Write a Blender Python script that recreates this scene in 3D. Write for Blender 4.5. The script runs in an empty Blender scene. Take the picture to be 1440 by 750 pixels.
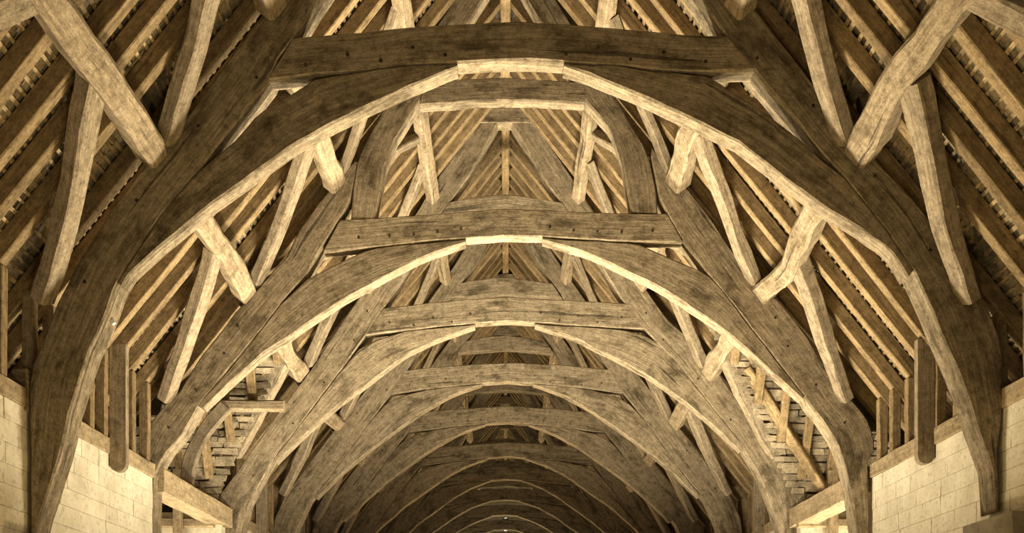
import bpy, math, random
from mathutils import Vector, Matrix, noise

random.seed(7)
S = bpy.context.scene
COL = S.collection
CZ = 1.6                 # eye height: all heights below are measured from the eye and lifted by CZ
F = 1387.0               # focal length in pixels of the 1440 wide frame
VX, VY = 711.0, 945.0    # vanishing point of the nave

# ------------------------------------------------------------------ camera
cam_d = bpy.data.cameras.new('camera')
cam = bpy.data.objects.new('camera', cam_d); COL.objects.link(cam)
cam.location = (0, 0, CZ); cam.rotation_euler = (math.pi/2, 0, 0)
cam_d.sensor_width = 36.0; cam_d.sensor_fit = 'HORIZONTAL'
cam_d.lens = 36.0*F/1440
cam_d.shift_x = (720-VX)/1440.0
cam_d.shift_y = (VY-375)/1440.0
cam_d.clip_end = 300
S.camera = cam

# ------------------------------------------------------------------ world, light, exposure
w = bpy.data.worlds.new('world'); S.world = w; w.use_nodes = True
w.node_tree.nodes['Background'].inputs[0].default_value = (0.85, 0.92, 1.0, 1)
w.node_tree.nodes['Background'].inputs[1].default_value = 1.5
S.view_settings.view_transform = 'Standard'; S.view_settings.look = 'None'
S.view_settings.exposure = 0.0; S.view_settings.gamma = 1.0
S.view_settings.use_curve_mapping = False

def add_uplight(x, y, z, energy, target, size=0.6, col=(1.0, 0.77, 0.42), spread=180):  # upward area lamp, serves the added nave fill and the porches
    d = bpy.data.lights.new('fill_and_porch_light', 'AREA'); d.shape = 'DISK'; d.size = size
    d.energy = energy; d.color = col; d.spread = math.radians(spread)
    o = bpy.data.objects.new('fill_and_porch_light', d); COL.objects.link(o)
    o.location = (x, y, z)
    o.rotation_euler = (Vector(target)-Vector((x, y, z))).to_track_quat('-Z', 'Y').to_euler()
    return o
# unseen lamps added at floor level to light the roof from below
for (y, e, sp, col, lean) in [(3.2, 210, 150, (1.0, 0.80, 0.44), 0.15), (8.4, 150, 140, (1.0, 0.70, 0.28), 0.2), (11.6, 900, 126, (1.0, 0.86, 0.60), 0.09),  # nearest pair is added fill for the truss front faces
                              (15.0, 880, 118, (1.0, 0.86, 0.60), 0.06)]:
    for x in (-1.1, 1.1):
        add_uplight(x, y, 0.25, e/2*(1-lean if x > 0 else 1+lean), (x*0.6, y+1.1, 9.0), size=0.9, spread=sp, col=col)
# a narrower added pair under every truss further down, brightening the arch soffits
for k, e, col in [(3, 150, (1.0, 0.80, 0.48)), (4, 115, (1.0, 0.74, 0.40)), (5, 75, (1.0, 0.72, 0.36)), (6, 80, (1.0, 0.76, 0.40)),
                  (7, 80, (1.0, 0.80, 0.46)), (8, 120, (1.0, 0.82, 0.48)), (9, 110, (1.0, 0.82, 0.48)), (10, 90, (1.0, 0.82, 0.48))]:
    y = 10.11+3.65*k+0.1
    for x in (-1.9, 1.9):
        add_uplight(x, y, 0.25, e/2, (x*0.9, y+0.25, 9.0), size=0.6, spread=76, col=col)
# floodlights on the floor of the two porches
add_uplight(-5.5, 15.6, 0.3, 220, (-5.0, 15.9, 6.0), size=0.5, col=(1.0, 0.86, 0.6))
add_uplight(5.5, 15.6, 0.3, 420, (5.0, 15.9, 6.0), size=0.5, col=(1.0, 0.86, 0.6))

# ------------------------------------------------------------------ materials
def N(nt, t, **kw):
    n = nt.nodes.new(t)
    for k, v in kw.items(): setattr(n, k, v)
    return n
def ramp(nt, stops, fac):
    r = N(nt, 'ShaderNodeValToRGB')
    e = r.color_ramp.elements
    while len(e) < len(stops): e.new(0.5)
    for i, (p, c) in enumerate(stops):
        e[i].position = p; e[i].color = (c[0], c[1], c[2], 1)
    nt.links.new(fac, r.inputs[0]); return r
def mixc(nt, mode, fac, a, b):
    m = N(nt, 'ShaderNodeMix', data_type='RGBA', blend_type=mode)
    if isinstance(fac, (int, float)): m.inputs[0].default_value = fac
    else: nt.links.new(fac, m.inputs[0])
    for idx, v in ((6, a), (7, b)):
        if isinstance(v, tuple): m.inputs[idx].default_value = (*v, 1)
        else: nt.links.new(v, m.inputs[idx])
    return m.outputs[2]

def wood(name, dark, mid, light, stain=0.5, crack=0.7, var=0.25, bump=0.35):
    m = bpy.data.materials.new(name); m.use_nodes = True
    nt = m.node_tree; L = nt.links
    bs = nt.nodes['Principled BSDF']; bs.inputs['Roughness'].default_value = 0.85
    bs.inputs['Specular IOR Level'].default_value = 0.15
    uv = N(nt, 'ShaderNodeUVMap'); oi = N(nt, 'ShaderNodeObjectInfo')
    off = N(nt, 'ShaderNodeVectorMath', operation='SCALE'); L.new(oi.outputs['Location'], off.inputs[0]); off.inputs['Scale'].default_value = 0.0
    rm = N(nt, 'ShaderNodeMath', operation='MULTIPLY'); L.new(oi.outputs['Random'], rm.inputs[0]); rm.inputs[1].default_value = 57.0
    cx = N(nt, 'ShaderNodeCombineXYZ')
    for i in range(3): L.new(rm.outputs[0], cx.inputs[i])
    add = N(nt, 'ShaderNodeVectorMath', operation='ADD'); L.new(uv.outputs[0], add.inputs[0]); L.new(cx.outputs[0], add.inputs[1])
    def noise_(sx, sy, scale, detail, rough=0.6, dist=0.0):
        mp = N(nt, 'ShaderNodeMapping'); mp.inputs['Scale'].default_value = (sx, sy, 1)
        L.new(add.outputs[0], mp.inputs[0])
        n = N(nt, 'ShaderNodeTexNoise'); n.inputs['Scale'].default_value = scale
        n.inputs['Detail'].default_value = detail; n.inputs['Roughness'].default_value = rough
        n.inputs['Distortion'].default_value = dist
        L.new(mp.outputs[0], n.inputs['Vector']); return n.outputs['Fac']
    fibre = noise_(1.6, 34, 1.0, 9, 0.74, 0.15)
    patch = noise_(1.5, 3.2, 1.1, 8, 0.66, 0.2)
    fine = noise_(18, 40, 2.0, 7, 0.8)
    pos = N(nt, 'ShaderNodeNewGeometry')
    mot = N(nt, 'ShaderNodeTexNoise'); mot.inputs['Scale'].default_value = 11.0; mot.inputs['Detail'].default_value = 10; mot.inputs['Roughness'].default_value = 0.75
    L.new(pos.outputs['Position'], mot.inputs['Vector'])
    c = ramp(nt, [(0.28, dark), (0.50, mid), (0.76, light)], fibre).outputs[0]
    pr = ramp(nt, [(0.36, (1-stain, 1-stain*1.02, 1-stain*1.08)), (0.50, (1, 1, 1))], patch).outputs[0]
    c = mixc(nt, 'MULTIPLY', 1.0, c, pr)
    mr = ramp(nt, [(0.32, (0.40, 0.37, 0.32)), (0.50, (0.95, 0.95, 0.94)), (0.66, (1.28, 1.27, 1.25))], mot.outputs['Fac']).outputs[0]
    c = mixc(nt, 'MULTIPLY', 0.85, c, mr)
    fr = ramp(nt, [(0.34, (0.45,)*3), (0.60, (1.18,)*3)], fine).outputs[0]
    c = mixc(nt, 'MULTIPLY', 0.85, c, fr)
    ck = noise_(0.45, 11, 1.0, 4, 0.55, 0.25)
    ckr = ramp(nt, [(0.325, (1-crack,)*3), (0.340, (1, 1, 1))], ck).outputs[0]
    c = mixc(nt, 'MULTIPLY', 0.85, c, ckr)
    spot = N(nt, 'ShaderNodeTexVoronoi'); spot.inputs['Scale'].default_value = 2.2
    mp = N(nt, 'ShaderNodeMapping'); mp.inputs['Scale'].default_value = (1, 1.6, 1); L.new(add.outputs[0], mp.inputs[0]); L.new(mp.outputs[0], spot.inputs['Vector'])
    sr = ramp(nt, [(0.03, (0.4,)*3), (0.07, (1, 1, 1))], spot.outputs['Distance']).outputs[0]
    c = mixc(nt, 'MULTIPLY', 0.6, c, sr)
    vr = N(nt, 'ShaderNodeMapRange'); L.new(oi.outputs['Random'], vr.inputs[0]); vr.inputs[3].default_value = 1-var; vr.inputs[4].default_value = 1+var
    hs = N(nt, 'ShaderNodeHueSaturation'); L.new(c, hs.inputs['Color']); L.new(vr.outputs[0], hs.inputs['Value'])
    L.new(hs.outputs[0], bs.inputs['Base Color'])
    h = N(nt, 'ShaderNodeMath', operation='MULTIPLY'); L.new(fibre, h.inputs[0]); L.new(ckr, h.inputs[1])
    h2 = N(nt, 'ShaderNodeMath', operation='MULTIPLY_ADD'); L.new(mot.outputs['Fac'], h2.inputs[0]); h2.inputs[1].default_value = 1.1; L.new(h.outputs[0], h2.inputs[2])
    h3 = N(nt, 'ShaderNodeMath', operation='MULTIPLY_ADD'); L.new(sr, h3.inputs[0]); h3.inputs[1].default_value = 0.4; L.new(h2.outputs[0], h3.inputs[2])
    b = N(nt, 'ShaderNodeBump'); b.inputs['Strength'].default_value = bump; b.inputs['Distance'].default_value = 0.03
    L.new(h3.outputs[0], b.inputs['Height']); L.new(b.outputs[0], bs.inputs['Normal'])
    return m

def mineral(name, a, b_, scale, var, bump=0.4, spots=0.0):
    m = bpy.data.materials.new(name); m.use_nodes = True
    nt = m.node_tree; L = nt.links
    bs = nt.nodes['Principled BSDF']; bs.inputs['Roughness'].default_value = 0.92; bs.inputs['Specular IOR Level'].default_value = 0.1
    geo = N(nt, 'ShaderNodeNewGeometry'); oi = N(nt, 'ShaderNodeObjectInfo')
    n1 = N(nt, 'ShaderNodeTexNoise'); n1.inputs['Scale'].default_value = scale; n1.inputs['Detail'].default_value = 7; n1.inputs['Roughness'].default_value = 0.65
    L.new(geo.outputs['Position'], n1.inputs['Vector'])
    n2 = N(nt, 'ShaderNodeTexNoise'); n2.inputs['Scale'].default_value = scale*7; n2.inputs['Detail'].default_value = 5
    L.new(geo.outputs['Position'], n2.inputs['Vector'])
    c = ramp(nt, [(0.33, a), (0.66, b_)], n1.outputs['Fac']).outputs[0]
    sr = ramp(nt, [(0.34, (1-spots,)*3), (0.44, (1, 1, 1))], n2.outputs['Fac']).outputs[0]
    c = mixc(nt, 'MULTIPLY', 1.0, c, sr)
    vr = N(nt, 'ShaderNodeMapRange'); L.new(oi.outputs['Random'], vr.inputs[0]); vr.inputs[3].default_value = 1-var; vr.inputs[4].default_value = 1+var
    hs = N(nt, 'ShaderNodeHueSaturation'); L.new(c, hs.inputs['Color']); L.new(vr.outputs[0], hs.inputs['Value'])
    L.new(hs.outputs[0], bs.inputs['Base Color'])
    b = N(nt, 'ShaderNodeBump'); b.inputs['Strength'].default_value = bump; b.inputs['Distance'].default_value = 0.02
    ad = N(nt, 'ShaderNodeMath', operation='ADD'); L.new(n1.outputs['Fac'], ad.inputs[0]); L.new(n2.outputs['Fac'], ad.inputs[1])
    L.new(ad.outputs[0], b.inputs['Height']); L.new(b.outputs[0], bs.inputs['Normal'])
    return m

M_TRUSS = wood('aged_oak_truss', (0.145, 0.108, 0.066), (0.30, 0.243, 0.168), (0.50, 0.42, 0.30), stain=0.58, var=0.08, bump=0.5)
M_PURLIN = wood('pale_oak_purlin', (0.18, 0.13, 0.08), (0.38, 0.30, 0.20), (0.56, 0.46, 0.33), stain=0.4, crack=0.8, var=0.12, bump=0.6)
M_BRACE = wood('oak_brace', (0.15, 0.115, 0.075), (0.31, 0.25, 0.175), (0.46, 0.385, 0.28), stain=0.3, var=0.15)
M_RAFTER = wood('oak_rafter', (0.16, 0.11, 0.06), (0.31, 0.225, 0.125), (0.45, 0.34, 0.20), stain=0.35, crack=0.5, var=0.16)
M_PLATE = wood('oak_plate', (0.24, 0.175, 0.105), (0.42, 0.33, 0.21), (0.55, 0.45, 0.31), stain=0.25, crack=0.4, var=0.1)
M_LATH = wood('split_lath', (0.19, 0.14, 0.08), (0.36, 0.27, 0.16), (0.50, 0.39, 0.24), stain=0.2, crack=0.2, var=0.3)
M_SLATE = mineral('stone_slate', (0.16, 0.13, 0.088), (0.42, 0.355, 0.255), 6.0, 0.35, 0.7, 0.3)
M_DARK = mineral('slate_bed', (0.06, 0.05, 0.04), (0.12, 0.10, 0.08), 3.0, 0.0)
M_STONE = mineral('limestone_block', (0.60, 0.54, 0.41), (0.80, 0.74, 0.60), 2.6, 0.06, 0.6, spots=0.25)
M_MORTAR = mineral('lime_mortar', (0.54, 0.47, 0.35), (0.72, 0.65, 0.51), 3.0, 0.0, 0.5, spots=0.2)
M_FLOOR = mineral('earth_floor', (0.14, 0.115, 0.08), (0.22, 0.185, 0.13), 0.8, 0.0)
M_PEG = wood('dark_peg', (0.03, 0.022, 0.015), (0.06, 0.045, 0.03), (0.09, 0.07, 0.05))
M_METAL = bpy.data.materials.new('pale_metal'); M_METAL.use_nodes = True
M_METAL.node_tree.nodes['Principled BSDF'].inputs['Base Color'].default_value = (0.75, 0.75, 0.72, 1)
M_METAL.node_tree.nodes['Principled BSDF'].inputs['Roughness'].default_value = 0.4

# ------------------------------------------------------------------ mesh helpers
def mesh_of(name, verts, faces, mat, uvs=None, smooth=False):
    me = bpy.data.meshes.new(name)
    me.from_pydata(verts, [], faces); me.materials.append(mat)
    uvl = me.uv_layers.new(name='UVMap')
    if uvs is not None:
        i = 0
        for fu in uvs:
            for q in fu:
                uvl.data[i].uv = q; i += 1
    me.update(); return me

def link(name, me, parent=None, loc=(0, 0, 0)):
    o = bpy.data.objects.new(name, me); COL.objects.link(o)
    if parent: o.parent = parent
    o.location = loc; return o

def tag(o, label, cat, group=None):
    o['label'] = label; o['category'] = cat
    if group: o['group'] = group
    return o

def resample(P, n):
    P = [Vector(p) for p in P]
    D = [0.0]
    for a, b in zip(P, P[1:]): D.append(D[-1]+(b-a).length)
    out = []; j = 0
    for i in range(n+1):
        t = D[-1]*i/n
        while j < len(P)-2 and D[j+1] < t: j += 1
        seg = D[j+1]-D[j]
        out.append(P[j].lerp(P[j+1], (t-D[j])/seg if seg > 1e-9 else 0))
    return out
def smoothed(P, it=1):
    for _ in range(it):
        P = [P[0]]+[(P[i-1]+P[i]*2+P[i+1])/4 for i in range(1, len(P)-1)]+[P[-1]]
    return P

class Geo:
    def __init__(s): s.v = []; s.f = []; s.u = []
    def rings(s, rings, ulen):
        """rings: list of lists of points; closes the ends"""
        n = len(rings[0]); b = len(s.v); u0 = random.uniform(0, 30); v0 = random.uniform(0, 30)
        for r in rings: s.v += [tuple(p) for p in r]
        for i in range(len(rings)-1):
            for k in range(n):
                k2 = (k+1) % n
                la = (rings[i][k2]-rings[i][k]).length/2; lb = (rings[i+1][k2]-rings[i+1][k]).length/2; vk = v0+k*0.83
                s.f.append((b+i*n+k, b+i*n+k2, b+(i+1)*n+k2, b+(i+1)*n+k))
                s.u.append(((u0+ulen[i], vk-la), (u0+ulen[i], vk+la), (u0+ulen[i+1], vk+lb), (u0+ulen[i+1], vk-lb)))
        for base, rev in ((b, True), (b+(len(rings)-1)*n, False)):
            idx = list(range(base, base+n))
            c = Vector(s.v[base])
            q = [(v0+9+(Vector(s.v[k])-c).x+(Vector(s.v[k])-c).y, v0+(Vector(s.v[k])-c).z) for k in idx]
            if rev: idx = idx[::-1]; q = q[::-1]
            s.f.append(tuple(idx)); s.u.append(tuple(q))
    def box(s, c, ax, ay, az, jit=0.0):
        """c centre, half-axis vectors"""
        b = len(s.v); o = random.uniform(0, 20)
        for sx, sy, sz in ((-1,-1,-1),(1,-1,-1),(1,1,-1),(-1,1,-1),(-1,-1,1),(1,-1,1),(1,1,1),(-1,1,1)):
            p = c+ax*(sx*(1+random.uniform(-jit, jit)))+ay*(sy*(1+random.uniform(-jit, jit)))+az*sz
            s.v.append(tuple(p))
        lx, ly, lz = ax.length*2, ay.length*2, az.length*2
        for f, (p, q) in (((0,3,2,1),(ly,lx)),((4,5,6,7),(lx,ly)),((0,1,5,4),(lx,lz)),((1,2,6,5),(ly,lz)),((2,3,7,6),(lx,lz)),((3,0,4,7),(ly,lz))):
            s.f.append(tuple(b+i for i in f))
            s.u.append(((o, o), (o+p, o), (o+p, o+q), (o, o+q)))
    def make(s, name, mat, parent=None, base=Vector((0, 0, 0))):
        v = [(x-base[0], y-base[1], z-base[2]+CZ) for x, y, z in s.v]
        me = mesh_of(name, v, s.f, mat, s.u)
        return link(name, me, parent)
def root_at(name, x, y, z):
    o = bpy.data.objects.new(name, None); COL.objects.link(o); o.location = (x, y, z+CZ); o.empty_display_size = 0.2; return o
def solo(o, base):
    """move a one-mesh thing's origin to its base"""
    o.location = (base[0], base[1], base[2])

def wob(seed, t, amp): return amp*(noise.noise(Vector((t*1.7, seed*3.1, 0.3)))+0.5*noise.noise(Vector((t*4.9, seed*2.3, 7.7))))

def ribbon(g, top, bot, y0, y1, n=26, ch=0.018, amp=0.010, smooth_it=0):
    """a timber cut in the plane of the truss: top / bottom edge lines in (X, Z), front at y0, back at y1"""
    T = resample([Vector((p[0], 0, p[1])) for p in top], n); B = resample([Vector((p[0], 0, p[1])) for p in bot], n)
    if smooth_it: T = smoothed(T, smooth_it); B = smoothed(B, smooth_it)
    sd = random.uniform(0, 99); R = []; ul = [0.0]; prev = None
    for i in range(n+1):
        a, b = T[i], B[i]; d = a-b; l = d.length; v = d/l if l > 1e-6 else Vector((0, 0, 1))
        if prev is not None: ul.append(ul[-1]+((a+b)/2-prev).length)
        prev = (a+b)/2
        am = min(amp, 0.1*l)
        a = a+v*wob(sd, ul[-1], am); b = b+v*wob(sd+5, ul[-1], am)
        c = min(ch*(1+0.6*wob(sd+9, ul[-1]*2, 1)), 0.25*l); c2 = min(c, (y1-y0)*0.2)
        dy0 = wob(sd+13, ul[-1], 0.008)
        def P(q, y): return Vector((q.x, y, q.z))
        ya, yb = y0+dy0, y1
        R.append([P(a-v*c, ya), P(a, ya+c2), P(a, yb-c2), P(a-v*c, yb), P(b+v*c, yb), P(b, yb-c2), P(b, ya+c2), P(b+v*c, ya)])
    g.rings(R, ul)
    if (R[0][0]-R[0][-1]).cross(R[1][0]-R[0][0]).y > 0:   # keep normals outward
        pass

def beam(g, path, up, wd, hd, n=12, ch=0.02, amp=0.012, taper=(1, 1), bend=0.0):
    """a squared timber along a 3D path; wd across, hd along 'up'"""
    P = resample(path, n)
    if len(path) > 2: P = smoothed(P, 2)
    sd = random.uniform(0, 99); R = []; ul = [0.0]
    for i in range(n+1):
        t = (P[min(i+1, n)]-P[max(i-1, 0)]).normalized()
        s = t.cross(Vector(up)).normalized(); u = s.cross(t).normalized()
        if i: ul.append(ul[-1]+(P[i]-P[i-1]).length)
        k = taper[0]+(taper[1]-taper[0])*i/n
        a = wd/2*k; b = hd/2*k
        c = P[i]+s*wob(sd, ul[-1], amp)+u*wob(sd+4, ul[-1], amp)
        a1 = a+wob(sd+8, ul[-1], amp); b1 = b+wob(sd+12, ul[-1], amp)
        q = min(ch*(1+0.7*wob(sd+16, 2*ul[-1], 1)), 0.3*a1, 0.3*b1)
        R.append([c-s*a1+u*(b1-q), c-s*(a1-q)+u*b1, c+s*(a1-q)+u*b1, c+s*a1+u*(b1-q),
                  c+s*a1-u*(b1-q), c+s*(a1-q)-u*b1, c-s*(a1-q)-u*b1, c-s*a1-u*(b1-q)][::-1])
    g.rings(R, ul)

# ------------------------------------------------------------------ measured layout (metres)
D0, BAY, NT = 10.11, 3.65, 11
def dk(k): return D0+BAY*k
def px(pts, d): return [((x-VX)*d/F, (VY-y)*d/F) for x, y in pts]      # a line measured on the photograph, at the truss's own distance
def mir(pts): return [(-x, z) for x, z in pts]
XL, XR = -4.90, 5.09            # inner wall faces
ZPL = 2.90                      # top of the wall plate
ZR, TR = 10.15, 1.25            # underside of the rafters: z = ZR - TR*|x|
SL = math.hypot(1, TR)
PURLIN = [(-3.62, 5.30), (-2.40, 6.83), (-1.28, 8.36)]
GABLE = 50.4
ORD = ['first', 'second', 'third', 'fourth', 'fifth', 'sixth', 'seventh', 'eighth', 'ninth', 'tenth', 'eleventh', 'twelfth']
def bayname(k): return 'before the first arched truss' if k == 0 else ('between the %s and %s trusses' % (ORD[k-1], ORD[k]) if k < NT else 'beyond the last truss')
# porch roofs across the third bay
PY, PZ, PT = 15.58, 6.40, 1.98
def porch_z(y): return PZ-PT*abs(y-PY)

# ------------------------------------------------------------------ setting: floor, walls, roof shells
def plain(name, boxes, mat):
    g = Geo()
    for (x0, x1, y0, y1, z0, z1) in boxes:
        g.box(Vector(((x0+x1)/2, (y0+y1)/2, (z0+z1)/2)), Vector(((x1-x0)/2, 0, 0)), Vector((0, (y1-y0)/2, 0)), Vector((0, 0, (z1-z0)/2)))
    o = g.make(name, mat); o['kind'] = 'structure'; return o
plain('floor', [(-9.2, 9.2, -4, GABLE+1, -1.75, -1.6)], M_FLOOR)
W0, W1 = dk(1)-0.02, dk(2)-0.30          # porch opening in the walls
ZS = 2.70
wall_l = plain('wall_left', [(XL-0.9, XL-0.03, -4, W0, -1.6, ZS), (XL-0.9, XL-0.03, dk(2)+0.05, GABLE, -1.6, ZS)], M_MORTAR)
wall_r = plain('wall_right', [(XR+0.03, XR+0.9, -4, W0, -1.6, ZS), (XR+0.03, XR+0.9, dk(2)+0.05, GABLE, -1.6, ZS)], M_MORTAR)
plain('wall_back', [(-6, 6, -4.3, -4, -1.6, 11)], M_MORTAR)
wall_f = plain('wall_front', [(-6, -0.14, GABLE, GABLE+0.5, -1.6, 11), (0.14, 6, GABLE, GABLE+0.5, -1.6, 11),
                     (-0.14, 0.14, GABLE, GABLE+0.5, -1.6, 7.19), (-0.14, 0.14, GABLE, GABLE+0.5, 7.33, 7.84), (-0.14, 0.14, GABLE, GABLE+0.5, 7.94, 11),
                     (-0.14, -0.07, GABLE, GABLE+0.5, 7.19, 7.94), (0.07, 0.14, GABLE, GABLE+0.5, 7.19, 7.94)], M_MORTAR)

# individual limestone blocks on the near walls
stone_meshes = []
for i in range(6):
    g = Geo(); g.box(Vector((0, 0, -CZ)), Vector((0.5, 0, 0)), Vector((0, 0.5, 0)), Vector((0, 0, 0.5)), jit=0.045)
    me = mesh_of('stone', [(x, y, z+CZ) for x, y, z in g.v], g.f, M_STONE, g.u)
    stone_meshes.append(me)
def lay(parent, face_x, side, y0, y1, ztop, zbot, horizontal='y', h=0.215, wr=(0.30, 0.62)):
    z = ztop; row = 0
    while z > zbot:
        hh = h*random.uniform(0.9, 1.1)
        y = y0-random.uniform(0, 0.5)
        while y < y1:
            wd = random.uniform(*wr)
            a, b = max(y, y0), min(y+wd, y1)
            if b-a > 0.06:
                pr = 0.012+random.uniform(-0.003, 0.006)
                o = link('stone', random.choice(stone_meshes), parent)
                if horizontal == 'y':
                    o.location = (face_x+side*(0.03-pr/2+0.02), (a+b)/2, z-hh/2+CZ); o.scale = (pr+0.04, b-a-0.006, hh-0.006)
                else:
                    o.location = ((a+b)/2, face_x+(0.03-pr/2+0.02), z-hh/2+CZ); o.scale = (b-a-0.006, pr+0.04, hh-0.006)
            y += wd
        z -= hh; row += 1
lay(wall_l, XL, -1, 8.9, W0, ZS, 1.0)
lay(wall_r, XR, 1, 8.9, W0, ZS, 1.0)
lay(wall_l, XL, -1, dk(2)+0.4, 26, ZS, 2.2)
lay(wall_r, XR, 1, dk(2)+0.4, 26, ZS, 2.2)
# stone corbels that carry the cruck feet of the first truss
for (x0, x1, y0, y1, zt, sd) in ((4.85, 5.12, 9.42, 10.45, 1.54, 'right'), (-4.93, -4.62, 9.6, 10.6, 1.26, 'left')):
    g = Geo(); g.box(Vector(((x0+x1)/2, (y0+y1)/2, zt-0.25)), Vector(((x1-x0)/2, 0, 0)), Vector((0, (y1-y0)/2, 0)), Vector((0, 0, 0.25)), jit=0.04)
    o = g.make('corbel', mineral('grey_corbel_'+sd, (0.24, 0.21, 0.16), (0.36, 0.32, 0.25), 3, 0, 0.4, 0.2))
    tag(o, 'grey stone corbel in the %s wall under the foot of the first truss' % sd, 'corbel')

# roof shells, slates and laths ------------------------------------------------
def slope_pt(side, s, y, h):
    """s metres down the slope from the ridge, h metres out from the rafter underside"""
    x = s/SL; z = ZR-TR*x
    nx, nz = TR/SL, 1/SL
    return Vector((side*(x+nx*h), y, z+nz*h))
def slope_axes(side):
    return Vector((side/SL, 0, -TR/SL)), Vector((0, 1, 0)), Vector((side*TR/SL, 0, 1/SL))
SMAX = 6.15*SL
def s_limit(y, extra=0.0):
    """how far down the main slope reaches at y (cut by the porch roof in the third bay)"""
    if W0 < y < dk(2)-0.1:
        pz = porch_z(y)
        if pz > ZR-TR*6.15: return max(0.5, min(SMAX, (ZR-pz+0.0)/TR*SL+extra))
    return SMAX
RD, RW = 0.17, 0.125
slate_me = []
for i in range(6):
    g = Geo(); g.box(Vector((0, 0, -CZ)), Vector((0.15, 0, 0)), Vector((0, 0.12, 0)), Vector((0, 0, 0.010)), jit=0.14)
    slate_me.append(mesh_of('slate', [(x, y, z+CZ) for x, y, z in g.v], g.f, M_SLATE, g.u))
for side, sn in ((-1, 'left'), (1, 'right')):
    ax, ay, az = slope_axes(side)
    g = Geo(); y = -4.2
    while y < GABLE+0.4:
        st = 0.15 if W0-0.2 < y < dk(2) else 1.5
        if y < W0-0.2: st = min(st, W0-0.2-y+1e-4)
        s1 = s_limit(y+st/2)
        a = slope_pt(side, -0.42, y+st/2, RD+0.12); b = slope_pt(side, s1, y+st/2, RD+0.12)
        g.box((a+b)/2, (b-a)/2, Vector((0, st/2, 0)), az*0.02)
        y += st
    ceil = g.make('ceiling', M_DARK); ceil['kind'] = 'structure'
    # laths
    nl = 0; far = Geo(); s = 0.25
    while s < SMAX-0.1:
        for k in range(0, 6):
            y0, y1 = (7.0, D0) if k == 0 else (dk(k-1), dk(k))
            hw = 0.018*random.uniform(0.8, 1.3)
            def add_lath(gg, ya, yb):
                tilt = random.uniform(-0.012, 0.012)
                c = slope_pt(side, s+random.uniform(-0.012, 0.012), (ya+yb)/2, RD+0.008)
                gg.box(c, ax*hw, Vector((0, (yb-ya)/2, 0))+ax*tilt, az*0.007)
            if k == 2:
                yy = y0
                segs = []; cur = None
                while yy < y1:
                    ok = s < s_limit(yy+0.05)
                    if ok and cur is None: cur = yy
                    if (not ok) and cur is not None: segs.append((cur, yy)); cur = None
                    yy += 0.1
                if cur is not None: segs.append((cur, y1))
                for a, b in segs: add_lath(far, a, b)
            elif k == 0 and 2.2 < s:
                lg = Geo(); add_lath(lg, y0, y1); lo = lg.make('lath', M_LATH, ceil)
            else:
                add_lath(far, y0, y1)
        s += random.uniform(0.085, 0.135)
    fo = far.make('lath', M_LATH, ceil); fo['kind'] = 'stuff'
    # slates
    cnt = 0; farS = Geo(); s = 0.2; row = 0
    rot = Matrix((ax, ay, az)).transposed()
    while s < SMAX:
        y = 7.2+random.uniform(0, 0.2)
        while y < 22:
            wd = random.uniform(0.2, 0.34)
            if s < s_limit(y)-0.05:
                tl = random.uniform(0.03, 0.10); yaw = random.uniform(-0.06, 0.06)
                R = rot @ Matrix.Rotation(tl, 3, 'Y') @ Matrix.Rotation(yaw, 3, 'Z')
                c = slope_pt(side, s+random.uniform(-0.015, 0.015), y+wd/2, RD+0.035+random.uniform(0, 0.025))
                if 8.0 < y < 9.9 and 3.6 < s < 9.2 and cnt < 298:
                    o = link('slate', random.choice(slate_me), ceil, (c.x, c.y, c.z+CZ))
                    o.rotation_euler = R.to_euler(); o.scale = (1, wd/0.25, 1); cnt += 1
                else:
                    farS.box(c, R @ Vector((0.15, 0, 0)), R @ Vector((0, wd/2-0.004, 0)), R @ Vector((0, 0, 0.010)), jit=0.1)
            y += wd
        s += 0.145; row += 1
    fo = farS.make('slate', M_SLATE, ceil); fo['kind'] = 'stuff'

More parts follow.
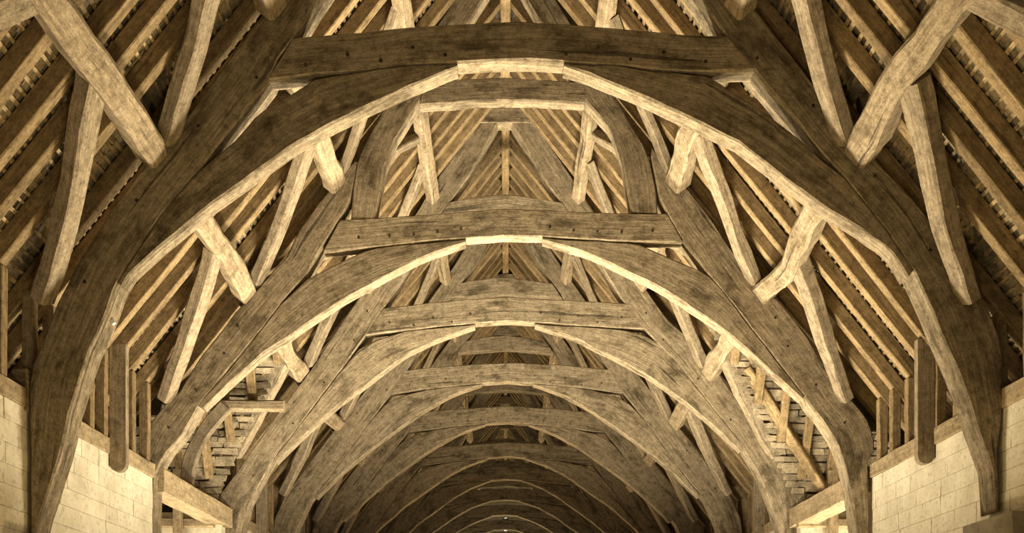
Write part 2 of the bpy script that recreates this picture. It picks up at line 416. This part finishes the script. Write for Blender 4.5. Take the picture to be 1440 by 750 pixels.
# ------------------------------------------------------------------ trusses
def avg_side(L, R):
    return [((a[0]-b[0])/2, (a[1]+b[1])/2) for a, b in zip(L, R)]
UPo = [(-1.6, 8.0), (-1.18, 8.6), (-0.51, 9.70)]
UPi = [(-1.1, 8.13), (-0.68, 8.72), (-0.13, 9.69)]
d = dk(0)
T0 = dict(
 oL=px([(43,790),(41,567),(40,523),(47,511),(59,486),(64,474),(76,432),(110,365),(150,305),(206,229),(264,165),(312,96),(371,21),(388,0)], d)+UPo,
 iL=px([(44,790),(49,748),(74,671),(89,627),(99,577),(123,498),(148,444),(163,402),(164,395),(235,288),(279,241),(308,200),(378,112),(384,89),(413,51),(445,0)], d)+UPi,
 oR=px([(1404,720),(1404,624),(1412,580),(1409,520),(1412,509),(1407,477),(1385,422),(1373,403),(1337,367),(1310,310),(1257,250),(1225,222),(1176,165),(1128,96),(1069,21),(1050,0)], d)+mir(UPo),
 iR=px([(1400,720),(1396,662),(1377,613),(1360,559),(1344,515),(1328,482),(1317,455),(1306,427),(1287,386),(1285,377),(1247,323),(1190,250),(1159,217),(1107,152),(1063,101),(1021,50),(989,0)], d)+mir(UPi),
 btL=px([(163,396),(235,289),(279,242),(299,222),(333,192),(365,157),(397,139),(443,110),(480,103),(567,91),(643,89)], d),
 bbL=px([(171,402),(182,385),(223,347),(269,310),(297,287),(343,254),(417,200),(480,167),(530,142),(580,120),(643,93)], d),
 btR=px([(1287,377),(1247,323),(1190,250),(1148,217),(1115,187),(1077,158),(1033,129),(998,107),(910,97),(870,91),(793,88)], d),
 bbR=px([(1277,390),(1253,350),(1213,323),(1160,293),(1113,257),(1040,200),(960,161),(897,132),(847,110),(793,92)], d),
 ct=px([(414,52),(480,47),(580,37),(680,30),(733,28),(800,33),(960,47),(1021,50)], d),
 cb=px([(376,112),(443,103),(480,102),(567,90),(643,88),(700,84),(745,84),(793,87),(870,90),(910,96),(980,100),(1061,98)], d),
)
d = dk(1)
T1 = dict(
 oL=px([(196,790),(196,655),(202,643),(207,600),(233,567),(252,550),(283,500),(333,437),(353,417),(403,360),(420,323),(453,280),(485,240),(500,226)], d),
 iL=px([(216,790),(217,700),(218,667),(233,640),(257,610),(277,577),(278,572),(340,497),(400,420),(433,383),(453,347),(478,308),(491,285),(501,236)], d),
 oR=px([(1224,790),(1221,660),(1220,647),(1232,633),(1228,610),(1217,583),(1198,563),(1150,500),(1140,480),(1093,420),(1063,400),(973,270),(930,222),(917,208)], d),
 iR=px([(1210,790),(1200,717),(1190,660),(1177,623),(1153,587),(1132,563),(1132,558),(1087,500),(1007,397),(997,387),(960,337),(937,300),(926,275),(916,220)], d),
 btL=px([(278,571),(340,497),(400,420),(433,391),(480,367),(523,349),(613,339),(655,337)], d),
 bbL=px([(285,574),(367,499),(480,423),(580,368),(655,340)], d),
 btR=px([(1132,557),(1087,500),(1007,397),(990,383),(960,370),(895,341),(830,338),(763,334)], d),
 bbR=px([(1128,562),(1093,530),(1060,500),(1010,457),(960,424),(913,397),(830,357),(763,337)], d),
 ct=px([(479,309),(590,302),(710,293),(830,298),(937,300)], d),
 cb=px([(455,354),(480,352),(523,348),(613,338),(655,336),(710,332),(763,333),(830,337),(890,340),(960,340)], d),
 uoL=px([(493,308),(497,260),(502,226),(514,200),(540,150),(567,105)], d)+[(-0.51, 9.70)],
 uiL=px([(528,307),(533,280),(540,237),(557,193),(587,145),(615,102)], d)+[(-0.13, 9.69)],
 uoR=px([(925,299),(922,262),(914,226),(905,203),(867,137),(848,105)], d)+[(0.51, 9.70)],
 uiR=px([(887,298),(883,273),(875,223),(860,180),(823,140),(800,102)], d)+[(0.13, 9.69)],
)
d = dk(2)
T2 = dict(
 oL=px([(290,790),(300,722),(307,700),(340,653),(385,590),(430,530),(482,452),(583,302),(617,248),(670,172)], d),
 iL=px([(337,790),(340,750),(350,710),(367,677),(383,650),(384,646),(402,623),(480,520),(515,471),(545,425),(623,297),(657,250),(700,173)], d),
 oR=px([(1140,790),(1137,720),(1125,685),(1090,625),(1035,560),(985,490),(940,452),(838,302),(804,248),(750,172)], d),
 iR=px([(1102,790),(1098,750),(1083,707),(1067,667),(1047,634),(1046,628),(960,520),(907,464),(877,425),(798,297),(764,250),(720,173)], d),
 btL=px([(384,645),(402,623),(480,520),(505,490),(530,477),(570,465),(613,461),(668,456)], d),
 bbL=px([(388,651),(433,607),(480,567),(570,500),(613,479),(668,459)], d),
 btR=px([(1047,628),(960,520),(935,487),(905,470),(880,464),(813,459),(752,455)], d),
 bbR=px([(1042,635),(993,590),(960,563),(913,530),(857,500),(813,477),(752,458)], d),
 ct=px([(540,433),(630,423),(710,417),(787,422),(885,427)], d),
 cb=px([(515,471),(547,468),(613,460),(668,455),(710,452),(752,454),(813,458),(907,463)], d),
)
def generic(k):
    """the later trusses: the mean outline of the measured ones with the unevenness of hewn timber"""
    rr = random.Random(100+k)
    dx = rr.uniform(-0.04, 0.04); dz = rr.uniform(-0.06, 0.06); w = rr.uniform(0.97, 1.02)
    o = [(-5.02, 1.0), (-5.02, 2.6), (-4.98, 3.2), (-4.72, 3.8), (-4.25, 4.42), (-3.72, 5.12), (-2.92, 6.15), (-1.6, 8.02), (-1.18, 8.62), (-0.51, 9.70)]
    i = [(-4.72, 1.0), (-4.70, 2.1), (-4.62, 2.6), (-4.42, 3.16), (-4.16, 3.72), (-4.1, 3.78), (-3.86, 4.06), (-2.92, 5.36), (-2.46, 5.96), (-2.1, 6.52), (-1.1, 8.13), (-0.68, 8.72), (-0.13, 9.69)]
    bt = [(-4.12, 3.76), (-3.86, 4.07), (-2.92, 5.36), (-2.6, 5.72), (-2.27, 5.9), (-1.75, 6.03), (-1.25, 6.1), (-0.54, 6.15)]
    bb = [(-4.05, 3.71), (-3.5, 4.25), (-2.92, 4.76), (-1.77, 5.58), (-1.2, 5.90), (-0.54, 6.145)]
    ct = [(-2.17, 6.46), (-1.1, 6.55), (0, 6.62), (1.1, 6.56), (2.17, 6.46)]
    cb = [(-2.46, 5.95), (-2.05, 6.0), (-1.25, 6.10), (-0.54, 6.16), (0, 6.20), (0.54, 6.16), (1.25, 6.1), (2.05, 6.0), (2.46, 5.95)]
    a = rr.uniform(-0.04, 0.04)
    def tf(P, s=1):
        return [(s*x*w+dx, z+(dz if z > 3 else 0)+a*s*x*0.15*(1 if z > 3 else 0)) for x, z in P]
    return dict(oL=tf(o), iL=tf(i), oR=tf(o, -1), iR=tf(i, -1), btL=tf(bt), bbL=tf(bb), btR=tf(bt, -1), bbR=tf(bb, -1), ct=tf(ct), cb=tf(cb))

TLAB = ['nearest arched oak truss, its broad dark collar crossing the top',
        'second arched oak truss, grey collar with separate curved upper blades above it',
        'third arched oak truss, at the far side of the two porch roofs']
for k in range(NT):
    T = T0 if k == 0 else T1 if k == 1 else T2 if k == 2 else generic(k)
    y = dk(k); base = Vector((0, y, -1.6+CZ))
    r = bpy.data.objects.new('roof_truss', None); COL.objects.link(r); r.location = (0, y, 0)
    b = Vector((0, y, 0))
    tag(r, TLAB[k] if k < 3 else '%s arched oak truss down the nave from the camera' % ORD[k], 'roof truss', 'arched trusses down the barn')
    def part(name, top, bot, t, n=26, yoff=0.0, amp=0.010):
        g = Geo(); ribbon(g, top, bot, y+yoff, y+yoff+t, n, amp=amp); return g.make(name, M_TRUSS, r, b)
    part('cruck_blade', T['oL'], T['iL'], 0.32, 44)
    part('cruck_blade', T['oR'], T['iR'], 0.32, 44)
    part('arch_brace', T['btL'], T['bbL'], 0.22, 30, 0.004)
    part('arch_brace', T['btR'], T['bbR'], 0.22, 30, 0.004)
    part('collar', T['ct'], T['cb'], 0.22, 30, 0.002)
    if k == 1:
        part('upper_blade', T['uoL'], T['uiL'], 0.26, 26, 0.01)
        part('upper_blade', T['uoR'], T['uiR'], 0.26, 26, 0.01)
        part('upper_collar', [(-1.13, 8.24), (0, 8.30), (1.1, 8.24)], [(-1.20, 7.9), (-0.5, 7.96), (0.3, 7.98), (1.1, 7.93)], 0.20, 16, 0.0)
    else:
        part('upper_collar', [(-0.98, 8.30), (-0.4, 8.41), (0, 8.44), (0.98, 8.30)], [(-1.2, 7.98), (0, 8.08), (1.2, 7.98)], 0.2, 16, 0.0)
    part('saddle', [(-0.36, 9.97), (0.36, 9.97)], [(-0.56, 9.68), (0.56, 9.68)], 0.26, 4, -0.01, 0.004)
    if k == 0:
        part('packing_block', px([(20,520),(39,520)], y), px([(22,572),(41,580)], y), 0.2, 4, -0.05)
        for (tx, ty, dd) in ((159, 453, 0.16), (1334, 514, 0.14)):
            tx_, tz_ = px([(tx, ty)], y+dd)[0]
            g = Geo(); sg = 1 if tx_ < 0 else -1
            g.box(Vector((tx_, y+dd, tz_)), Vector((0.014*sg, 0, 0.010)), Vector((0, 0.02, 0)), Vector((-0.012, 0, 0.02)))
            g.make('metal_tag', M_METAL, r, b)
    if k < 5:                              # oak pegs at the joints
        pl = []
        for s, ctk in ((-1, 0), (1, 1)):
            for q in (0.62, 0.95, 1.28, 1.62, 2.05):
                pl.append((s*q, 0.03+0.06*math.sin(q*9+k)))
        me = None
        for (xx, dzz) in pl:
            cbz = resample([Vector((p[0], 0, p[1])) for p in T['cb']], 60)
            zz = min(cbz, key=lambda p: abs(p.x-xx)).z+0.09+dzz
            if me is None:
                g = Geo(); rr = [[Vector((0.018*math.cos(a*math.pi/4), yy, 0.018*math.sin(a*math.pi/4)-CZ)) for a in range(8)] for yy in (-0.005, 0.05)]
                g.rings(rr, [0, 0.07]); me = mesh_of('peg', [(a, c, e+CZ) for a, c, e in g.v], g.f, M_PEG, g.u)
            link('peg', me, r, (xx, 0.0, zz+CZ))
        for side in ('L', 'R'):
            o_ = resample([Vector((p[0], 0, p[1])) for p in T['o'+side]], 30); i_ = resample([Vector((p[0], 0, p[1])) for p in T['i'+side]], 30)
            for q in (9, 12, 15, 17):
                p = o_[q].lerp(i_[q], 0.35+0.4*((q*7+k) % 3)/2)
                link('peg', me, r, (p.x, 0.0, p.z+CZ))

# ------------------------------------------------------------------ purlins, ridge, wind braces
TIER = ['lowest', 'middle', 'uppermost']
slope_n = lambda side: Vector((side*TR/SL, 0, 1/SL))
for k in range(NT+1):
    y0 = 6.5 if k == 0 else dk(k-1)+0.33
    y1 = dk(k)-0.0 if k < NT else GABLE
    for side, sn in ((-1, 'left'), (1, 'right')):
        for t, (X, Z) in enumerate(PURLIN):
            g = Geo(); rnd = lambda a: random.uniform(-a, a)
            X0, Z0 = -X*side*-1, Z
            X0 = side*abs(X)
            n = slope_n(side); tv = Vector((side/SL, 0, -TR/SL))
            q_ = 0.3 if t == 2 else 1
            mid1 = tv*rnd(0.05)*q_+n*rnd(0.02)*q_; mid2 = tv*rnd(0.07)*q_+n*rnd(0.03)*q_
            if k == 0 and t == 0 and side > 0: mid1 = tv*-0.04; mid2 = tv*-0.09
            if k == 1 and side == 1 and t == 0: mid2 = tv*0.13-n*0.02; mid1 = tv*-0.04
            if k == 0 and t == 0 and side < 0: mid2 = tv*-0.02; mid1 = tv*-0.02
            P = [Vector((X0, y0, Z0)), Vector((X0, y0+(y1-y0)*0.33, Z0))+mid1, Vector((X0, y0+(y1-y0)*0.7, Z0))+mid2, Vector((X0, y1-0.02, Z0))]
            w_, h_ = ((0.28, 0.25), (0.26, 0.24), (0.20, 0.19))[t]
            beam(g, P, n, w_, h_, 20, ch=0.035, amp=(0.03, 0.026, 0.012)[t])
            base = Vector((X0, y0, Z0+CZ-0.15))
            o = g.make('purlin', M_PURLIN, None, base); o.location = base
            tag(o, '%s waney oak purlin on the %s roof slope %s' % (TIER[t], sn, bayname(k)), 'purlin', 'purlins between the trusses')
    g = Geo(); beam(g, [Vector((0, y0-0.33*(k > 0), 10.05)), Vector((0, y1-0.01, 10.05))], (0, 0, 1), 0.15, 0.13, 8, amp=0.006)
    base = Vector((0, y0, 9.98+CZ)); o = g.make('ridge_beam', M_RAFTER, None, base); o.location = base
    tag(o, 'narrow ridge beam under the roof apex %s' % bayname(k), 'ridge beam', 'ridge beams along the apex')

BR = [((-4.68, 3.80), (-3.68, 5.12)), ((-3.42, 5.42), (-2.47, 6.66)), ((-2.22, 6.98), (-1.36, 8.16))]
for k in range(-1, NT):
    for side, sn in ((-1, 'left'), (1, 'right')):
        n = slope_n(side)
        for t, ((ax_, az_), (bx_, bz_)) in enumerate(BR):
            for dirn, word in ((-1, 'near'), (1, 'far')):
                if k == -1 and dirn == -1: continue
                if k > 7 and dirn == 1: continue
                if k == 2 and False: continue
                ya = dk(k)-0.02 if dirn < 0 else dk(k)+0.34
                if k >= 0 and dirn > 0 and t == 0: continue      # none seen low on the far faces
                yb = ya+dirn*(1.15+random.uniform(-0.1, 0.1)) if k >= 0 else ya+0.80
                if k == 2 and t == 0: yb = ya-0.75
                A = Vector((side*abs(ax_), ya, az_))+n*0.06; B = Vector((side*abs(bx_), yb, bz_))+n*0.10
                dr = (B-A); sd_ = n.cross(dr).normalized()
                # hewn curve: bellies towards the truss
                up_ = Vector((0, dirn, 0)) - dr.normalized()*dr.normalized().y*dirn
                bow = random.uniform(0.02, 0.09)
                P = [A-dr*0.02, A.lerp(B, 0.35)-up_.normalized()*bow, A.lerp(B, 0.7)-up_.normalized()*bow*0.8, B+dr*0.10]
                g = Geo(); w_ = (0.23, 0.22, 0.16)[t]
                beam(g, P, n, w_, w_*0.78, 14, ch=0.02, amp=0.014, taper=(0.92, 1.05))
                base = A+Vector((0, 0, CZ)); o = g.make('wind_brace', M_BRACE, None, base); o.location = base
                if k == -1: lb = '%s curved wind brace in the near corner of the %s slope before the first truss' % (TIER[t].replace('most', ''), sn)
                else: lb = '%s curved wind brace from the %s face of the %s truss, %s slope' % (TIER[t].replace('uppermost', 'upper').replace('lowest', 'lower'), word, ORD[k], sn)
                tag(o, lb, 'wind brace', 'curved wind braces of the roof')

# ------------------------------------------------------------------ rafters with ashlar posts
for k in range(NT+1):
    ys = dk(k-1); cnt = 0
    for j in range(8):
        y = ys+(j+0.5)*BAY/8-(0.2 if k == 0 else 0.0)
        if k == 0 and y < 7.2: continue
        if k > 0 and y < dk(k-1)+0.05: y += 0.05
        y += random.uniform(-0.03, 0.03); cnt += 1
        for side, sn in ((-1, 'left'), (1, 'right')):
            s1 = min(s_limit(y, -0.1), 5.75*SL)
            n = slope_n(side)
            A = slope_pt(side, s1, y, RD/2); B = slope_pt(side, 0.08, y, RD/2)
            A.y += random.uniform(-0.04, 0.04); B.y += random.uniform(-0.03, 0.03)
            mid = A.lerp(B, 0.45)+n*random.uniform(-0.025, 0.02)+Vector((0, random.uniform(-0.03, 0.03), 0))
            nn = 10 if k < 4 else 5
            g = Geo(); beam(g, [A, mid, B], n, RW, RD, nn, ch=0.010, amp=0.008)
            base = A+Vector((0, 0, CZ)); o = g.make('rafter', M_RAFTER, None, base); o.location = base
            tag(o, '%s oak rafter counted away from the camera, %s slope, %s' % (ORD[cnt-1], sn, bayname(k)), 'rafter', 'common rafters of the roof')
            if k != 2 and k < 8:
                xf = XL-0.07 if side < 0 else XR+0.07
                zr = ZR-TR*abs(xf)+0.03
                g = Geo(); beam(g, [Vector((xf, A.y, ZPL)), Vector((xf, A.y, zr))], (1, 0, 0), RW*0.95, 0.12, 4, ch=0.008, amp=0.006)
                g.make('ashlar_post', M_RAFTER, o, base)

# wall plates, hanging posts ---------------------------------------------------
for k in range(NT+1):
    y0 = 5.5 if k == 0 else dk(k-1)+(0.33 if k != 1 else 0.33); y1 = dk(k)-0.01 if k < NT else GABLE
    for side, sn, X in ((-1, 'left', XL), (1, 'right', XR)):
        g = Geo()
        if k == 2: beam(g, [Vector((X+0.08*-side*-1, y0-0.2, 2.70)), Vector((X+0.08*-side*-1, y1-0.02, 2.70))], (0, 0, 1), 0.34, 0.34, 10, ch=0.012, amp=0.006)
        else: beam(g, [Vector((X+side*0.12, y0-0.2 if k else y0, 2.80)), Vector((X+side*0.12, y1, 2.80))], (0, 0, 1), 0.26, 0.20, 12, ch=0.012, amp=0.008)
        base = Vector((X, y0, 2.7+CZ)); o = g.make('wall_plate', M_PLATE, None, base); o.location = base
        tag(o, ('pale squared beam spanning the open porch bay on the %s side' % sn) if k == 2 else 'timber wall plate on top of the %s wall %s' % (sn, bayname(k)), 'beam', None if k == 2 else 'wall plates')
HP = {1: {-1: (12.25, 2.48, 4.05), 1: (11.75, 2.47, 3.95)}}
for k in range(1, 8):
    if k == 2: continue
    for side, sn, X in ((-1, 'left', XL), (1, 'right', XR)):
        yy, zb, zt = HP.get(k, {}).get(side, (dk(k-1)+2.0, 2.5, 4.0))
        g = Geo(); xx = X-side*0.10
        # flat post whose foot is rounded
        top = [(-0.10, zt), (-0.10, zb+0.09), (-0.09, zb+0.05), (-0.065, zb+0.02), (-0.03, zb)]
        R = []; ul = []
        for a, z in top[::1]:
            h = -a
            R.append([Vector((xx-h, yy-0.05, z)), Vector((xx+h, yy-0.05, z)), Vector((xx+h, yy+0.05, z)), Vector((xx-h, yy+0.05, z))])
            ul.append(zt-z)
        R = R[::-1]; ul = ul[::-1]
        g.rings(R, ul)
        base = Vector((xx, yy, zb+CZ)); o = g.make('hanging_post', M_BRACE, None, base); o.location = base
        tag(o, 'short round-footed post hanging over the %s wall top %s' % (sn, bayname(k)), 'post', 'hanging posts along the wall tops')

# ------------------------------------------------------------------ porches at the third bay
for side, sn, X in ((-1, 'left', XL), (1, 'right', XR)):
    xo = 8.8
    # porch walls
    xa, xb = sorted((X+side*0.05, side*xo))
    pw = plain('wall_porch_'+sn, [(xa, xb, 17.03, 17.6, -1.6, 2.75), (xa, xb, 13.5, 14.0, -1.6, 2.75),
                                  (side*xo-0.2, side*xo+0.2, 13.5, 17.6, -1.6, 7)], M_MORTAR)
    if side < 0: lay(pw, 17.0, 1, xa, X+0.0, 2.75, 1.9, 'x')
    else: lay(pw, 17.0, 1, X, xb, 2.75, 1.9, 'x')
    # porch roof shell and slates
    g = Geo()
    for sg in (1, -1):
        x = abs(X)-1.9
        while x < xo:
            # strip along the slope from the ridge to eaves, cut at the valley
            st = 0.15
            zv = ZR+0.1-TR*(x+st/2)               # main roof height here
            zt = min(PZ, 99); 
            y_r = PY; y_e = PY+1.95
            # the porch covers where it is higher than the main roof
            y_v = PY+max(0.0, (PZ-zv)/PT)
            if PZ > zv-0.6:
                yb = PY+min(1.95, max(0.0, (PZ-zv+0.45)/PT)) if True else y_e
                a = Vector((side*(x+st/2), PY, PZ+0.14)); bpt = Vector((side*(x+st/2), PY+sg*(yb-PY), PZ+0.14-PT*(yb-PY)))
                if (bpt-a).length > 0.05:
                    nz = Vector((0, sg*PT, 1)).normalized()
                    g.box((a+bpt)/2, (bpt-a)/2, Vector((st/2, 0, 0)), nz*0.02)
            x += st
    pc = g.make('ceiling', M_DARK); pc['kind'] = 'structure'
    down = Vector((0, 1, -PT)).normalized(); nrm = Vector((0, PT, 1)).normalized()
    s = 0.6; 
    while s < 3.9:
        yy = PY+s*down.y; zz = PZ+s*down.z
        xv = (ZR-zz)/TR-0.35-0.27*min(1.2, max(0, (5.2-zz)/1.9))                       # valley, with the slates run a little under the main roof
        x = xv+random.uniform(0, 0.04)
        while x < 6.6:
            wd = random.uniform(0.18, 0.5)
            c = Vector((side*(x+wd/2), yy, zz))+nrm*(random.uniform(-0.01, 0.05))+down*random.uniform(-0.018, 0.018)
            R = Matrix((Vector((1, 0, 0)), down, Vector((1, 0, 0)).cross(down))).transposed() @ Matrix.Rotation(random.uniform(-0.34, -0.16), 3, 'X') @ Matrix.Rotation(random.uniform(-0.05, 0.05), 3, 'Z')
            o = link('slate', random.choice(slate_me), pc, (c.x, c.y, c.z+CZ))
            o.rotation_euler = R.to_euler(); o.scale = (wd/0.31, random.uniform(0.32, 0.42), random.uniform(1.8, 3.2))
            x += wd
        s += 0.112
    # porch rafters
    for j, xx in enumerate((3.75, 4.21, 4.67, 5.12, 5.6, 6.1)):
        zv = ZR-TR*xx+0.3
        s0 = 0.2; s1 = min(3.7, (PZ-zv)/PT*math.hypot(1, PT)+0.75) if zv < PZ else 0.0
        s1 = max(s1, 1.2)
        A = Vector((side*xx, PY, PZ))+down*s1-nrm*0.06; B = Vector((side*xx, PY, PZ))+down*s0-nrm*0.06
        g = Geo(); beam(g, [A, B], nrm, 0.14, 0.10, 8, ch=0.012, amp=0.012)
        base = A+Vector((0, 0, CZ)); o = g.make('porch_rafter', M_RAFTER, None, base); o.location = base
        tag(o, '%s short rafter from the nave under the slates of the %s porch roof' % (ORD[j], sn), 'rafter', 'porch rafters')
    # side purlin, its curved prop, valley rafter
    ob = []
    g = Geo(); beam(g, [Vector((side*3.66, 16.32, 4.40)), Vector((side*5.0, 16.32, 4.40))], (0, 0, 1), 0.16, 0.17, 10, ch=0.03, amp=0.014)
    ob.append((g, 'porch_purlin', M_PURLIN, 'round-ended level beam crossing the %s porch roof below its slates' % sn, 'purlin'))
    g = Geo(); beam(g, [Vector((side*5.22, 16.12, 2.95)), Vector((side*5.18, 16.15, 3.45)), Vector((side*4.95, 16.18, 3.95)), Vector((side*4.6, 16.2, 4.36))], (0, 1, 0), 0.22, 0.14, 12, amp=0.012)
    ob.append((g, 'porch_brace', M_BRACE, 'curved dark brace under the level beam of the %s porch roof' % sn, 'brace'))
    if side > 0:
     g = Geo(); beam(g, [Vector((side*5.62, 17.15, 3.05)), Vector((side*4.0, 16.35, 5.05))], (0, 0.5, 1), 0.17, 0.2, 10, amp=0.012)
     ob.append((g, 'valley_rafter', M_RAFTER, 'long valley rafter where the %s porch roof meets the main slope' % sn, 'rafter'))
    g = Geo(); beam(g, [Vector((side*5.55, 16.7, 1.0)), Vector((side*5.55, 16.7, 3.4))], (0, 1, 0), 0.14, 0.14, 6)
    ob.append((g, 'porch_post', M_PLATE, 'slim upright post standing in the %s porch behind the pale beam' % sn, 'post'))
    g = Geo(); beam(g, [Vector((side*5.0, 16.9, 2.55)), Vector((side*6.6, 16.9, 2.55))], (0, 0, 1), 0.16, 0.16, 6)
    ob.append((g, 'porch_plate', M_PLATE, 'level timber on the far wall of the %s porch' % sn, 'beam'))
    for g, nm, mt, lb, ct in ob:
        if side > 0 and nm in ('porch_purlin', 'porch_brace'): continue
        base = Vector(g.v[0])+Vector((0, 0, CZ)); o = g.make(nm, mt, None, base); o.location = base; tag(o, lb, ct)
